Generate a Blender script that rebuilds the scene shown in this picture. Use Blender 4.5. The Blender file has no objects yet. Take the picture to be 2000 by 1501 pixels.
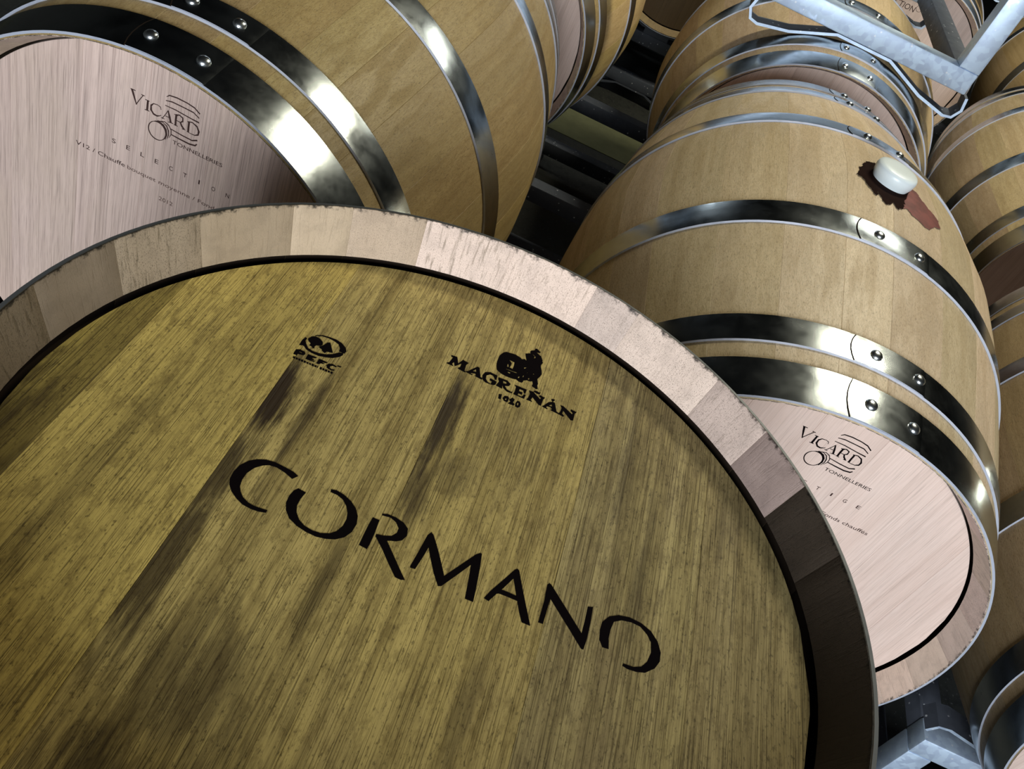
import bpy, bmesh, math, random
from mathutils import Vector, Matrix
from mathutils.geometry import tessellate_polygon

S = bpy.context.scene
COL = S.collection
PI = math.pi
FLOOR_TO_EYE = 1.392            # height of the camera over the cellar floor

# ------------------------------------------------------------------ camera
cam_d = bpy.data.cameras.new('camera')
cam = bpy.data.objects.new('camera', cam_d)
COL.objects.link(cam)
cam_d.sensor_width = 36.0
cam_d.lens = 1767.526 / 2000 * 36.0
cam_d.clip_start = 0.02
AX = ((0.9036873, 0.2485615, 0.3486637), (0.4264953, -0.5949390, -0.6812851), (0.0380924, 0.7643721, -0.6436492))
cam.matrix_world = Matrix(((AX[0][0], -AX[1][0], -AX[2][0], 0.0),
                           (AX[0][1], -AX[1][1], -AX[2][1], 0.0),
                           (AX[0][2], -AX[1][2], -AX[2][2], FLOOR_TO_EYE),
                           (0, 0, 0, 1)))
S.camera = cam

# ------------------------------------------------------------------ world, lights, exposure
w = bpy.data.worlds.new('cellar_air'); S.world = w
w.use_nodes = True
w.node_tree.nodes['Background'].inputs[0].default_value = (0.55, 0.65, 0.8, 1)
w.node_tree.nodes['Background'].inputs[1].default_value = 0.02
S.view_settings.view_transform = 'Standard'
S.view_settings.look = 'None'
S.view_settings.exposure = 0.0
S.view_settings.gamma = 1.0
S.view_settings.use_curve_mapping = False

def area(name, loc, target, sx, sy, power, col):
    d = bpy.data.lights.new(name, 'AREA'); d.shape = 'RECTANGLE'; d.size = sx; d.size_y = sy
    d.energy = power; d.color = col
    o = bpy.data.objects.new(name, d); COL.objects.link(o)
    o.location = loc
    o.rotation_euler = (Vector(target) - Vector(loc)).to_track_quat('-Z', 'Y').to_euler()
    return o
# ceiling lamp over the rows, daylight from an unseen source behind the photographer
area('ceiling_lamp_light', (0.87, 2.27, 2.80), (0.87, 2.27, 0.0), 0.70, 0.30, 42, (1.0, 0.95, 0.74))
area('middle_lamp_light', (1.30, 3.80, 2.80), (1.30, 3.80, 0.0), 0.85, 0.30, 12, (0.98, 0.98, 0.85))
area('far_lamp_light', (-2.2, 5.9, 2.80), (-2.2, 5.9, 0.0), 0.85, 0.30, 10, (0.80, 0.92, 1.0))
area('rear_daylight', (0.50, -3.0, 1.85), (0.15, 1.2, 0.70), 1.5, 1.3, 200, (0.86, 0.93, 1.0))

# ------------------------------------------------------------------ helpers
def tag(o, label=None, cat=None, group=None, kind=None):
    if label: o['label'] = label
    if cat: o['category'] = cat
    if group: o['group'] = group
    if kind: o['kind'] = kind
    return o
def empty(name, loc, rot=None):
    o = bpy.data.objects.new(name, None); COL.objects.link(o)
    o.empty_display_size = 0.05
    if rot is None: o.location = loc
    else: o.matrix_world = Matrix.Translation(loc) @ rot.to_4x4()
    return o
def link(name, mesh, parent=None):
    o = bpy.data.objects.new(name, mesh); COL.objects.link(o)
    if parent: o.parent = parent
    return o
def mesh_of(name, verts, faces, mats, smooth=False, fmat=None, sharp=None):
    m = bpy.data.meshes.new(name)
    m.from_pydata([tuple(v) for v in verts], [], faces)
    for mt in mats: m.materials.append(mt)
    if fmat: m.polygons.foreach_set('material_index', fmat)
    m.polygons.foreach_set('use_smooth', [smooth] * len(m.polygons))
    m.update()
    if smooth and sharp:
        m.set_sharp_from_angle(angle=sharp)
    return m
def box_bm(bm, cx, cy, cz, sx, sy, sz, bev=0.0):
    r = bmesh.ops.create_cube(bm, size=1.0)
    for v in r['verts']:
        v.co = Vector((cx + v.co.x * sx, cy + v.co.y * sy, cz + v.co.z * sz))
    if bev:
        ed = list({e for v in r['verts'] for e in v.link_edges})
        bmesh.ops.bevel(bm, geom=ed, offset=bev, segments=2, affect='EDGES', profile=0.5)
def bm_mesh(name, bm, mats, smooth=False):
    bmesh.ops.recalc_face_normals(bm, faces=bm.faces)
    m = bpy.data.meshes.new(name); bm.to_mesh(m); bm.free()
    for mt in mats: m.materials.append(mt)
    if smooth:
        m.polygons.foreach_set('use_smooth', [True] * len(m.polygons)); m.set_sharp_from_angle(angle=math.radians(35))
    return m

# ------------------------------------------------------------------ materials
class NT:
    def __init__(s, name):
        s.m = bpy.data.materials.new(name); s.m.use_nodes = True
        s.t = s.m.node_tree; s.t.nodes.clear()
        s.out = s.t.nodes.new('ShaderNodeOutputMaterial')
        s.b = s.t.nodes.new('ShaderNodeBsdfPrincipled')
        s.t.links.new(s.b.outputs[0], s.out.inputs[0])
        s.tc = s.t.nodes.new('ShaderNodeTexCoord')
        s.oi = s.t.nodes.new('ShaderNodeObjectInfo')
    def set(s, sock, v):
        if hasattr(v, 'node'): s.t.links.new(v, sock)
        elif isinstance(v, (tuple, list)) and len(v) == 3 and sock.type == 'RGBA': sock.default_value = (*v, 1)
        else: sock.default_value = v
    def math(s, op, a, b=0.0, c=0.0, clamp=False):
        n = s.t.nodes.new('ShaderNodeMath'); n.operation = op; n.use_clamp = clamp
        for i, v in enumerate((a, b, c)): s.set(n.inputs[i], v)
        return n.outputs[0]
    def vmath(s, op, a, b=(0, 0, 0)):
        n = s.t.nodes.new('ShaderNodeVectorMath'); n.operation = op
        s.set(n.inputs[0], a); s.set(n.inputs[1], b)
        return n.outputs['Value'] if op in ('LENGTH', 'DOT_PRODUCT') else n.outputs[0]
    def sep(s, v):
        n = s.t.nodes.new('ShaderNodeSeparateXYZ'); s.set(n.inputs[0], v); return n.outputs
    def comb(s, x, y, z):
        n = s.t.nodes.new('ShaderNodeCombineXYZ')
        for i, v in enumerate((x, y, z)): s.set(n.inputs[i], v)
        return n.outputs[0]
    def noise(s, vec, scale=1.0, detail=3.0, rough=0.55, dist=0.0):
        n = s.t.nodes.new('ShaderNodeTexNoise')
        s.set(n.inputs['Vector'], vec); s.set(n.inputs['Scale'], scale); s.set(n.inputs['Detail'], detail)
        s.set(n.inputs['Roughness'], rough); s.set(n.inputs['Distortion'], dist)
        return n.outputs[0]
    def voro(s, vec, scale, feature='F1', out=0):
        n = s.t.nodes.new('ShaderNodeTexVoronoi'); n.feature = feature
        s.set(n.inputs['Vector'], vec); s.set(n.inputs['Scale'], scale)
        return n.outputs[out]
    def ramp(s, v, lo, hi, a=0.0, b=1.0, smooth=True):
        n = s.t.nodes.new('ShaderNodeMapRange'); n.interpolation_type = 'SMOOTHSTEP' if smooth else 'LINEAR'
        s.set(n.inputs[0], v); n.inputs[1].default_value = lo; n.inputs[2].default_value = hi
        n.inputs[3].default_value = a; n.inputs[4].default_value = b
        return n.outputs[0]
    def mix(s, f, a, b, mode='MIX'):
        n = s.t.nodes.new('ShaderNodeMix'); n.data_type = 'RGBA'; n.blend_type = mode; n.clamp_factor = True
        s.set(n.inputs[0], f); s.set(n.inputs[6], a); s.set(n.inputs[7], b)
        return n.outputs[2]
    def bump(s, h, strength, dist=0.001):
        n = s.t.nodes.new('ShaderNodeBump'); s.set(n.inputs['Height'], h); n.inputs['Strength'].default_value = strength
        n.inputs['Distance'].default_value = dist
        s.t.links.new(n.outputs[0], s.b.inputs['Normal'])
    def fin(s, col, rough, metal=0.0, spec=None):
        s.set(s.b.inputs['Base Color'], col); s.set(s.b.inputs['Roughness'], rough); s.set(s.b.inputs['Metallic'], metal)
        if spec is not None: s.b.inputs['Specular IOR Level'].default_value = spec
        return s.m
    def objvec(s, spread=7.0):
        # the barrel's own coordinates, shifted by a random step per piece so no two boards share a grain
        off = s.math('MULTIPLY', s.oi.outputs['Random'], spread)
        return s.vmath('ADD', s.tc.outputs['Object'], s.comb(off, off, off))

def wood(name, light, dark, axis='Y', streak=0.6, fine=0.5, pores=0.5, blotch=0.4, rough=0.55, stains=(), bump=0.25, speck=0.0, stain_col=(0.035, 0.020, 0.008), spec=0.35, bcol=None):
    k = NT(name)
    V = k.objvec()
    def sc(a, l):  # cross scale a, along-grain scale l
        return k.vmath('MULTIPLY', V, (a, l, a) if axis == 'Y' else (a, a, l))
    warp = k.noise(k.vmath('MULTIPLY', V, (6, 1.5, 6) if axis == 'Y' else (6, 6, 1.5)), 1.0, 2.0)
    wv = k.vmath('ADD', V, k.comb(k.math('MULTIPLY', k.math('SUBTRACT', warp, 0.5), 0.02), 0.0, 0.0))
    def sw(a, l):
        return k.vmath('MULTIPLY', wv, (a, l, a) if axis == 'Y' else (a, a, l))
    n1 = k.ramp(k.noise(sw(60, 0.7), 1.0, 3.0, 0.5), 0.42, 0.66)           # broad year-ring streaks
    n2 = k.ramp(k.noise(sw(380, 2.6), 1.0, 2.0, 0.55), 0.44, 0.70)         # fine long streaks
    n3 = k.ramp(k.noise(sc(1300, 15.0), 1.0, 1.0, 0.5), 0.54, 0.70)         # pores: thin dark dashes
    n6 = k.ramp(k.noise(sc(1500, 60.0), 1.0, 1.0, 0.5), 0.48, 0.72)        # hairline fibre
    n4 = k.ramp(k.noise(sc(11, 4.0), 1.0, 5.0, 0.65), 0.40, 0.68)          # blotches
    c = k.mix(k.math('MULTIPLY', n1, streak), light, dark)
    c = k.mix(k.math('MULTIPLY', n2, fine), c, dark)
    c = k.mix(k.math('MULTIPLY', n4, blotch), c, bcol or tuple(0.55 * a + 0.1 * b for a, b in zip(light, dark)))
    c = k.mix(k.math('MULTIPLY', n6, pores * 0.6), c, tuple(0.8 * d for d in dark))
    c = k.mix(k.math('MULTIPLY', n3, pores), c, tuple(0.35 * d for d in dark))
    if speck:
        n7 = k.ramp(k.noise(sc(170, 60.0), 1.0, 4.0, 0.75), 0.46, 0.66)
        c = k.mix(k.math('MULTIPLY', n7, speck * 0.8), c, dark)
        n5 = k.ramp(k.noise(sc(600, 250.0), 1.0, 3.0, 0.7), 0.54, 0.70)
        c = k.mix(k.math('MULTIPLY', n5, speck), c, tuple(0.3 * d for d in dark))
    if stains:
        O = k.tc.outputs['Object']
        o = k.sep(O)
        wob = k.noise(k.vmath('MULTIPLY', O, (70, 70, 14)), 1.0, 5.0, 0.65)
        wob2 = k.noise(k.vmath('MULTIPLY', O, (260, 260, 16)), 1.0, 3.0, 0.6)
        tot = None
        for (cx, cz, rx, rz, amt) in stains:
            dx = k.math('DIVIDE', k.math('SUBTRACT', o[0], cx), rx)
            dz = k.math('DIVIDE', k.math('SUBTRACT', o[2], cz), rz)
            d = k.math('SQRT', k.math('ADD', k.math('MULTIPLY', dx, dx), k.math('MULTIPLY', dz, dz)))
            v = k.math('ADD', k.math('SUBTRACT', 1.0, d), k.math('MULTIPLY', k.math('SUBTRACT', wob, 0.5), 2.2))
            v = k.math('ADD', v, k.math('MULTIPLY', k.math('SUBTRACT', wob2, 0.5), 1.3))
            v = k.math('MULTIPLY', k.ramp(v, -0.1, 0.75), amt)
            tot = v if tot is None else k.math('MAXIMUM', tot, v)
        c = k.mix(tot, c, stain_col)
    c = k.mix(1.0, c, k.oi.outputs['Color'], 'MULTIPLY')
    h = k.math('ADD', k.math('MULTIPLY', n2, -0.5), k.math('MULTIPLY', n3, -0.9))
    k.bump(h, bump, 0.0006)
    return k.fin(c, k.ramp(n1, 0, 1, rough, rough + 0.12), 0.0, spec)

M = {}
M['stave'] = wood('oak_stave', (0.60, 0.44, 0.20), (0.36, 0.235, 0.085), 'Y', 0.45, 0.30, 0.30, 0.40, 0.50, bump=0.2, speck=0.5)
M['stave_pale'] = wood('pale_oak_stave', (0.67, 0.525, 0.325), (0.42, 0.30, 0.155), 'Y', 0.40, 0.28, 0.30, 0.40, 0.50, bump=0.2, speck=0.45)
M['stave_far'] = wood('oak_stave_back_rows', (0.56, 0.41, 0.22), (0.36, 0.24, 0.11), 'Y', 0.4, 0.3, 0.2, 0.30, 0.5, bump=0.1, speck=0.1)
M['head'] = wood('pale_oak_head', (0.70, 0.545, 0.47), (0.50, 0.365, 0.30), 'Z', 0.30, 0.30, 0.25, 0.35, 0.5, bump=0.12, bcol=(0.62, 0.44, 0.36))
M['head_pale_left'] = wood('pale_oak_head_grained', (0.66, 0.50, 0.43), (0.40, 0.29, 0.25), 'Z', 0.45, 0.55, 0.45, 0.35, 0.5, bump=0.2, bcol=(0.52, 0.40, 0.30))
# the close head: one board material each, with the dark smoke stains where the boards have them
YL, YD = (0.70, 0.52, 0.145), (0.15, 0.098, 0.026)
CB = [
  wood('smoked_oak_outer', (0.60, 0.45, 0.11), YD, 'Z', 0.55, 0.38, 0.55, 0.45, 0.6, stains=[(-0.275, -0.04, 0.03, 0.07, 0.8), (-0.25, -0.10, 0.035, 0.10, 0.55), (-0.23, 0.02, 0.008, 0.1, 0.6)], bump=0.5, speck=0.6, spec=0.2),
  wood('smoked_oak_golden', YL, YD, 'Z', 0.34, 0.34, 0.55, 0.30, 0.6, stains=[(-0.2, -0.05, 0.012, 0.16, 0.35), (-0.165, -0.22, 0.02, 0.08, 0.6)], bump=0.5, speck=0.6, spec=0.2),
  wood('smoked_oak_dark_edge', (0.63, 0.475, 0.16), YD, 'Z', 0.38, 0.38, 0.55, 0.40, 0.6, stains=[(-0.140, 0.055, 0.017, 0.05, 1.0), (-0.138, -0.02, 0.016, 0.05, 0.85), (-0.142, -0.10, 0.03, 0.08, 0.85), (-0.110, 0.03, 0.006, 0.08, 0.75), (-0.085, -0.14, 0.045, 0.06, 0.6), (-0.10, -0.23, 0.05, 0.06, 0.75), (-0.05, -0.07, 0.010, 0.06, 0.55)], bump=0.5, speck=0.6, spec=0.2),
  wood('smoked_oak_smudged', (0.62, 0.465, 0.15), YD, 'Z', 0.38, 0.38, 0.55, 0.45, 0.6, stains=[(-0.026, 0.10, 0.015, 0.08, 0.95), (-0.024, 0.03, 0.014, 0.04, 0.7), (-0.005, 0.06, 0.02, 0.03, 0.45), (0.02, 0.10, 0.05, 0.07, 0.22), (0.05, -0.10, 0.008, 0.05, 0.4)], bump=0.5, speck=0.6, spec=0.2, bcol=(0.30, 0.22, 0.10)),
  wood('smoked_oak_grey', (0.52, 0.405, 0.16), (0.12, 0.082, 0.032), 'Z', 0.42, 0.45, 0.55, 0.5, 0.6, stains=[(0.115, 0.12, 0.012, 0.10, 0.45), (0.14, 0.03, 0.006, 0.09, 0.5)], bump=0.5, speck=0.6, spec=0.2, bcol=(0.26, 0.19, 0.10)),
  wood('smoked_oak_right', (0.52, 0.40, 0.17), (0.13, 0.09, 0.035), 'Z', 0.4, 0.42, 0.55, 0.5, 0.6, stains=[(0.20, 0.12, 0.02, 0.06, 0.35)], bump=0.5, speck=0.6, spec=0.2),
]
def chime_mat(name, light, dark, char_shade=0.9, lines=0.5):
    k = NT(name)
    V = k.objvec(3.0)
    r = k.sep(k.tc.outputs['Object'])
    rad = k.math('SQRT', k.math('ADD', k.math('MULTIPLY', r[0], r[0]), k.math('MULTIPLY', r[2], r[2])))
    ang = k.math('MULTIPLY', k.math('ARCTAN2', r[2], r[0]), 0.27)
    rnd = k.oi.outputs['Random']
    off = k.math('MULTIPLY', rnd, 5.0)
    P = k.comb(k.math('ADD', ang, off), k.math('ADD', k.math('MULTIPLY', r[1], 1.0), off), off)
    ringv = k.vmath('MULTIPLY', P, (420, 45, 45))
    n1 = k.ramp(k.noise(ringv, 1.0, 3.0, 0.6, 0.4), 0.50, 0.72)                     # year rings crossing the end
    por = k.ramp(k.noise(k.vmath('MULTIPLY', P, (1500, 900, 1)), 1.0, 3.0, 0.7), 0.50, 0.72)
    big = k.ramp(k.noise(k.vmath('MULTIPLY', P, (60, 60, 60)), 1.0, 4.0, 0.6), 0.42, 0.7)
    c = k.mix(k.math('MULTIPLY', n1, k.ramp(rnd, 0.2, 0.9, 0.15, lines)), light, dark)
    c = k.mix(k.math('MULTIPLY', por, k.ramp(k.math('FRACT', k.math('MULTIPLY', rnd, 7.3)), 0.0, 1.0, 0.15, 0.7)), c, tuple(0.4 * d for d in dark))
    c = k.mix(k.math('MULTIPLY', big, 0.35), c, tuple(0.6 * l for l in light))
    edge = k.math('ADD', rad, k.math('MULTIPLY', k.math('SUBTRACT', k.noise(k.vmath('MULTIPLY', P, (160, 160, 160)), 1.0, 4.0, 0.7), 0.5), 0.006))
    c = k.mix(k.math('MULTIPLY', k.ramp(edge, 0.2823, 0.2840), char_shade), c, (0.02, 0.016, 0.012))
    c = k.mix(1.0, c, k.oi.outputs['Color'], 'MULTIPLY')
    k.bump(k.math('ADD', n1, por), 0.3, -0.0005)
    return k.fin(c, 0.6, 0.0, 0.3)
M['chime'] = chime_mat('oak_end_grain', (0.82, 0.66, 0.54), (0.26, 0.19, 0.15))
M['chime_near'] = chime_mat('oak_end_grain_smoked', (0.72, 0.56, 0.47), (0.20, 0.15, 0.10), 0.95, 0.75)

def steel(name, col, rough, spangle=0.0, dirt=0.3, scale=60.0, metal=1.0):
    k = NT(name)
    O = k.tc.outputs['Object']
    n = k.noise(O, 22.0, 4.0, 0.65)
    n2 = k.noise(O, 240.0, 3.0, 0.6)
    c = k.mix(k.math('MULTIPLY', k.ramp(n, 0.45, 0.75), dirt), col, tuple(0.45 * a for a in col))
    rr = k.math('ADD', rough, k.math('MULTIPLY', k.math('SUBTRACT', n, 0.45), 0.35))
    if spangle:
        v = k.voro(O, scale, 'F1', 1)
        g = k.sep(v)[0]
        c = k.mix(k.math('MULTIPLY', g, spangle), c, tuple(min(1.0, 1.35 * a) for a in col))
        sp = k.ramp(k.voro(O, 55.0), 0.05, 0.16, 1.0, 0.0)
        c = k.mix(k.math('MULTIPLY', sp, 0.7), c, (0.95, 0.97, 1.0))
        rr = k.math('ADD', rr, k.math('MULTIPLY', g, 0.12))
    k.bump(n2, 0.05, 0.0005)
    return k.fin(c, rr, metal)
M['hoop'] = steel('hoop_steel', (0.42, 0.45, 0.46), 0.19, 0.0, 0.4)
M['hoop_far'] = steel('hoop_steel_back_rows', (0.40, 0.45, 0.50), 0.34, 0.0, 0.3)
M['rivet'] = steel('rivet_steel', (0.80, 0.83, 0.84), 0.24, 0.0, 0.15)
M['hoop_edge_dull'] = steel('dull_cut_hoop_edge', (0.10, 0.105, 0.11), 0.5, 0.0, 0.5, 60.0, 0.4)
M['hoop_edge'] = steel('cut_hoop_edge', (0.52, 0.55, 0.64), 0.45, 0.0, 0.5, 60.0, 0.35)
M['galv_shaded'] = steel('shaded_galvanised_steel', (0.09, 0.10, 0.125), 0.55, 0.3, 0.3, 90.0, 0.3)  # darker copy of the galvanised steel, shade painted into its colour
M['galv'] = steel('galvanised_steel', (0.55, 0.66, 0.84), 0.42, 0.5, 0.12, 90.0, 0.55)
def plain(name, col, rough=0.6, metal=0.0, spec=0.3, var=0.25, scale=20.0):
    k = NT(name)
    n = k.noise(k.tc.outputs['Object'], scale, 4.0, 0.6)
    c = k.mix(k.math('MULTIPLY', k.ramp(n, 0.35, 0.7), var), col, tuple(0.5 * a for a in col))
    return k.fin(c, rough, metal, spec)
M['ink'] = plain('burnt_black_print', (0.004, 0.0025, 0.003), 0.9, 0, 0.03)
M['ink_faint'] = plain('faded_brown_print', (0.16, 0.10, 0.085), 0.75, 0, 0.1, 0.6, 300.0)
M['ink_brown'] = plain('brown_print', (0.055, 0.030, 0.026), 0.7, 0, 0.1, 0.4, 300.0)
M['bung'] = plain('white_silicone', (0.74, 0.80, 0.80), 0.35, 0, 0.5, 0.05)
M['bung'].node_tree.nodes['Principled BSDF'].inputs['Subsurface Weight'].default_value = 0.0
M['wine_dark'] = plain('dried_wine_dark', (0.016, 0.006, 0.004), 0.9, 0, 0.05, 0.5, 60.0)
M['wine_red'] = plain('dried_wine_red', (0.20, 0.055, 0.045), 0.6, 0, 0.3, 0.75, 45.0)
M['char_shade'] = plain('shaded_croze_wood', (0.018, 0.012, 0.008), 0.95, 0, 0.05)  # toasted croze wood with the groove's shade painted in
def floor_mat():
    k = NT('dark_concrete')
    O = k.tc.outputs['Object']
    n = k.noise(O, 3.0, 5.0, 0.6); n2 = k.noise(O, 45.0, 3.0, 0.6); n3 = k.noise(O, 160.0, 2.0, 0.5)
    c = k.mix(k.ramp(n, 0.35, 0.7), (0.040, 0.041, 0.036), (0.022, 0.024, 0.022))
    c = k.mix(k.math('MULTIPLY', k.ramp(n2, 0.5, 0.7), 0.6), c, (0.012, 0.012, 0.014))
    c = k.mix(k.math('MULTIPLY', k.ramp(n3, 0.64, 0.72), 0.5), c, (0.2, 0.2, 0.2))
    k.bump(n2, 0.2, 0.002)
    return k.fin(c, 0.55)
M['floor'] = floor_mat()
M['wall'] = plain('rough_dark_render', (0.055, 0.055, 0.050), 0.85, 0, 0.2, 0.4, 5.0)
M['ceil'] = plain('dark_ceiling', (0.030, 0.031, 0.033), 0.9, 0, 0.1, 0.3, 4.0)
M['lampbody'] = plain('lamp_housing', (0.5, 0.5, 0.5), 0.5)

# ------------------------------------------------------------------ structure
def struct(name, cx, cy, cz, sx, sy, sz, mat):
    bm = bmesh.new(); box_bm(bm, 0, 0, 0, sx, sy, sz)
    o = link(name, bm_mesh(name, bm, [mat])); o.location = (cx, cy, cz); o['kind'] = 'structure'
    return o
struct('floor', 0.5, 3.0, -0.05, 9.0, 14.0, 0.1, M['floor'])
struct('lamplight_strip_1', 0.5, 3.20, 0.001, 8.9, 0.38, 0.002, plain('painted_floor_lamplight', (0.15, 0.155, 0.085), 0.6, 0, 0.2, 0.3, 30.0))  # lamplight falling between the rows, painted on as an olive strip
struct('ceiling', 0.5, 3.0, 3.10, 9.0, 14.0, 0.1, M['ceil'])
struct('wall_left', -4.05, 3.0, 1.525, 0.1, 14.0, 3.05, M['wall'])
struct('wall_right', 5.05, 3.0, 1.525, 0.1, 14.0, 3.05, M['wall'])
struct('wall_back', 0.5, 10.05, 1.525, 9.2, 0.1, 3.05, M['wall'])
struct('wall_front', 0.5, -4.05, 1.525, 9.2, 0.1, 3.05, M['wall'])
for (lx, ly, lab) in ((0.87, 2.27, 'long grey ceiling lamp over the second row of barrels'), (1.30, 3.80, 'long grey ceiling lamp over the third row of barrels'), (-2.2, 5.9, 'long grey ceiling lamp over the far left aisle')):
    t = tag(empty('ceiling_lamp', (lx, ly, 3.05)), lab, 'lamp')
    bm = bmesh.new(); box_bm(bm, 0, 0, -0.10, 0.95, 0.40, 0.08, 0.01)
    link('lamp_housing', bm_mesh('lamp_housing', bm, [M['lampbody']]), t)
    for sx in (-0.3, 0.3):
        bm = bmesh.new(); box_bm(bm, sx, 0, -0.03, 0.02, 0.02, 0.06)
        link('hanger', bm_mesh('hanger', bm, [M['lampbody']]), t)

# ------------------------------------------------------------------ the barrel
L, RB, RH, PP = 0.98230, 0.35134, 0.285, 1.46067
def prof(y): return RB - (RB - RH) * (2 * abs(y) / L) ** PP
def polar(r, a, y): return (r * math.cos(a), y, r * math.sin(a))

_cache = {}
def stave_meshes(seed, mats, bounds=None):
    """Every stave as its own mesh: bulging outside, end face, bevelled chime and croze groove inside."""
    key = (seed, mats[0].name, mats[1].name)
    if key in _cache: return _cache[key]
    rnd = random.Random(seed)
    if bounds is None:
        ws = [rnd.uniform(0.75, 1.25) for _ in range(28)]
        tot = sum(ws); a = rnd.uniform(0, 0.2); bounds = []
        for wd in ws:
            bounds.append(a); a += wd / tot * 2 * PI
    ys = [-L/2 + 0.0012, -L/2 + 0.03, -L/2 + 0.08, -0.33, -0.25, -0.17, -0.08, 0.0, 0.08, 0.17, 0.25, 0.33, L/2 - 0.08, L/2 - 0.03, L/2 - 0.0012]
    sec = [(prof(y), y, 0) for y in ys]
    # far end, inside, near end (radius, y, material index of the strip that starts here)
    inner = [(RH - 0.0010, L/2, 1), (0.2832, L/2, 1), (0.2708, L/2 - 0.039, 2), (0.2775, L/2 - 0.0395, 2), (0.2775, L/2 - 0.055, 2), (0.262, L/2 - 0.060, 0),
             (prof(0.2) - 0.028, 0.2, 0), (prof(0) - 0.028, 0.0, 0), (prof(0.2) - 0.028, -0.2, 0),
             (0.262, -L/2 + 0.060, 2), (0.2775, -L/2 + 0.055, 2), (0.2775, -L/2 + 0.0395, 2), (0.2708, -L/2 + 0.039, 1), (0.2832, -L/2, 1), (RH - 0.0010, -L/2, 0)]
    sec[-1] = (prof(ys[-1]), ys[-1], 0)
    ring = sec + inner
    res = []
    n = len(bounds)
    for i in range(n):
        a0 = bounds[i]; a1 = bounds[(i + 1) % n]
        if a1 < a0: a1 += 2 * PI
        g = 0.00018 / 0.3
        # angular stations: chamfered joint edges, then the flat of the stave
        ns = max(4, int((a1 - a0) / 0.05))
        st = [(a0 + g * 0.25, -0.0002)] + [(a0 + g * 1.8 + (a1 - a0 - g * 3.6) * q / ns, 0.0) for q in range(ns + 1)] + [(a1 - g * 0.25, -0.0002)]
        vs = []; fs = []; fm = []
        for (a, dr) in st:
            for j, (r, y, _) in enumerate(ring):
                d = dr if j < len(sec) else -dr * 0.5
                vs.append(polar(r + d, a, y))
        m = len(ring)
        for s in range(len(st) - 1):
            for j in range(m):
                k2 = (j + 1) % m
                fs.append((s*m + j, s*m + k2, (s+1)*m + k2, (s+1)*m + j)); fm.append(ring[j][2])
        fs.append(tuple(range(m - 1, -1, -1))); fm.append(0)
        fs.append(tuple((len(st)-1)*m + j for j in range(m))); fm.append(0)
        bm = bmesh.new()
        bv = [bm.verts.new(v) for v in vs]
        for f, mi in zip(fs, fm):
            fc = bm.faces.new([bv[q] for q in f]); fc.material_index = mi; fc.smooth = True
        bmesh.ops.recalc_face_normals(bm, faces=bm.faces)
        me = bpy.data.meshes.new('stave'); bm.to_mesh(me); bm.free()
        for mt in list(mats) + [M['char_shade']]: me.materials.append(mt)
        me.set_sharp_from_angle(angle=math.radians(25))
        res.append(me)
    _cache[key] = res
    return res

def plank_mesh(x0, x1, mat, y_face, sgn, R=0.2678):
    """One head board: a slice of the round head, edges eased so each joint reads as a fine groove."""
    def outline(ins):
        xa, xb, r = max(x0 + ins, -R + ins + 1e-4), min(x1 - ins, R - ins - 1e-4), R - ins
        pts = []
        n = 14
        for i in range(n + 1):
            x = xa + (xb - xa) * i / n; pts.append((x, math.sqrt(max(0, r*r - x*x))))
        for i in range(n, -1, -1):
            x = xa + (xb - xa) * i / n; pts.append((x, -math.sqrt(max(0, r*r - x*x))))
        return pts
    A, B = outline(0.00004), outline(0.0004)
    m = len(A); d = sgn
    vs = [(x, y_face + d * 0.018, z) for x, z in A] + [(x, y_face + d * 0.0003, z) for x, z in A] + [(x, y_face, z) for x, z in B]
    fs = []
    for k2 in range(2):
        for j in range(m):
            q = (j + 1) % m
            fs.append((k2*m + j, k2*m + q, (k2+1)*m + q, (k2+1)*m + j))
    fs.append(tuple(range(m))); fs.append(tuple(2*m + j for j in range(m - 1, -1, -1)))
    bm = bmesh.new(); bv = [bm.verts.new(v) for v in vs]
    for f in fs: bm.faces.new([bv[q] for q in f])
    return bm_mesh('head_plank', bm, [mat])

def hoop_mesh(y0, y1, mat, edge='hoop_edge', off=0.0002, th=0.0030, a0=0.0, a1=2*PI, curved=False):
    """Sheet-steel band that follows the barrel's taper, with real thickness at both edges."""
    full = a1 - a0 > 6.2
    n = 144 if full else 18
    m = 5
    vs = []; fs = []
    cols = n if full else n + 1
    for i in range(cols):
        a = a0 + (a1 - a0) * i / n
        if curved: a = a1 if i == n else a0 + (a1 - 0.0045 - a0) * i / (n - 1)
        for j in range(m + 1):
            t = j / m
            y = y0 + (y1 - y0) * t
            aa = a
            if curved and i >= n - 1: aa = a - (2*t - 1) ** 2 * 0.016
            r = prof(y) + off + th * (0.1 if (curved and i == 0) else 1.0)
            if j in (0, m): r -= 0.0004
            vs.append(polar(r, aa, y))
        for j in (m, 0):
            y = y0 + (y1 - y0) * j / m
            aa = a - 0.016 if (curved and i >= n - 1) else a
            vs.append(polar(prof(y) + off - 0.0006, aa, y))
    w2 = m + 3
    for i in range(n):
        p, q = i, (i + 1) % cols
        for j in range(w2):
            k2 = (j + 1) % w2
            fs.append((p*w2 + j, p*w2 + k2, q*w2 + k2, q*w2 + j))
    if not full:
        fs.append(tuple(range(w2))); fs.append(tuple((cols-1)*w2 + j for j in range(w2)))
    bm = bmesh.new(); bv = [bm.verts.new(v) for v in vs]
    for q, f in enumerate(fs):
        fc = bm.faces.new([bv[q2] for q2 in f])
        if q < n * w2 and q % w2 in (m, m + 2): fc.material_index = 1      # cut edge of the sheet
        if curved and (n - 1) * w2 <= q < n * w2: fc.material_index = 2       # dark slit where the band overlaps itself
    return bm_mesh('hoop', bm, [mat, M[edge], M['char_shade']], True)

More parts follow.
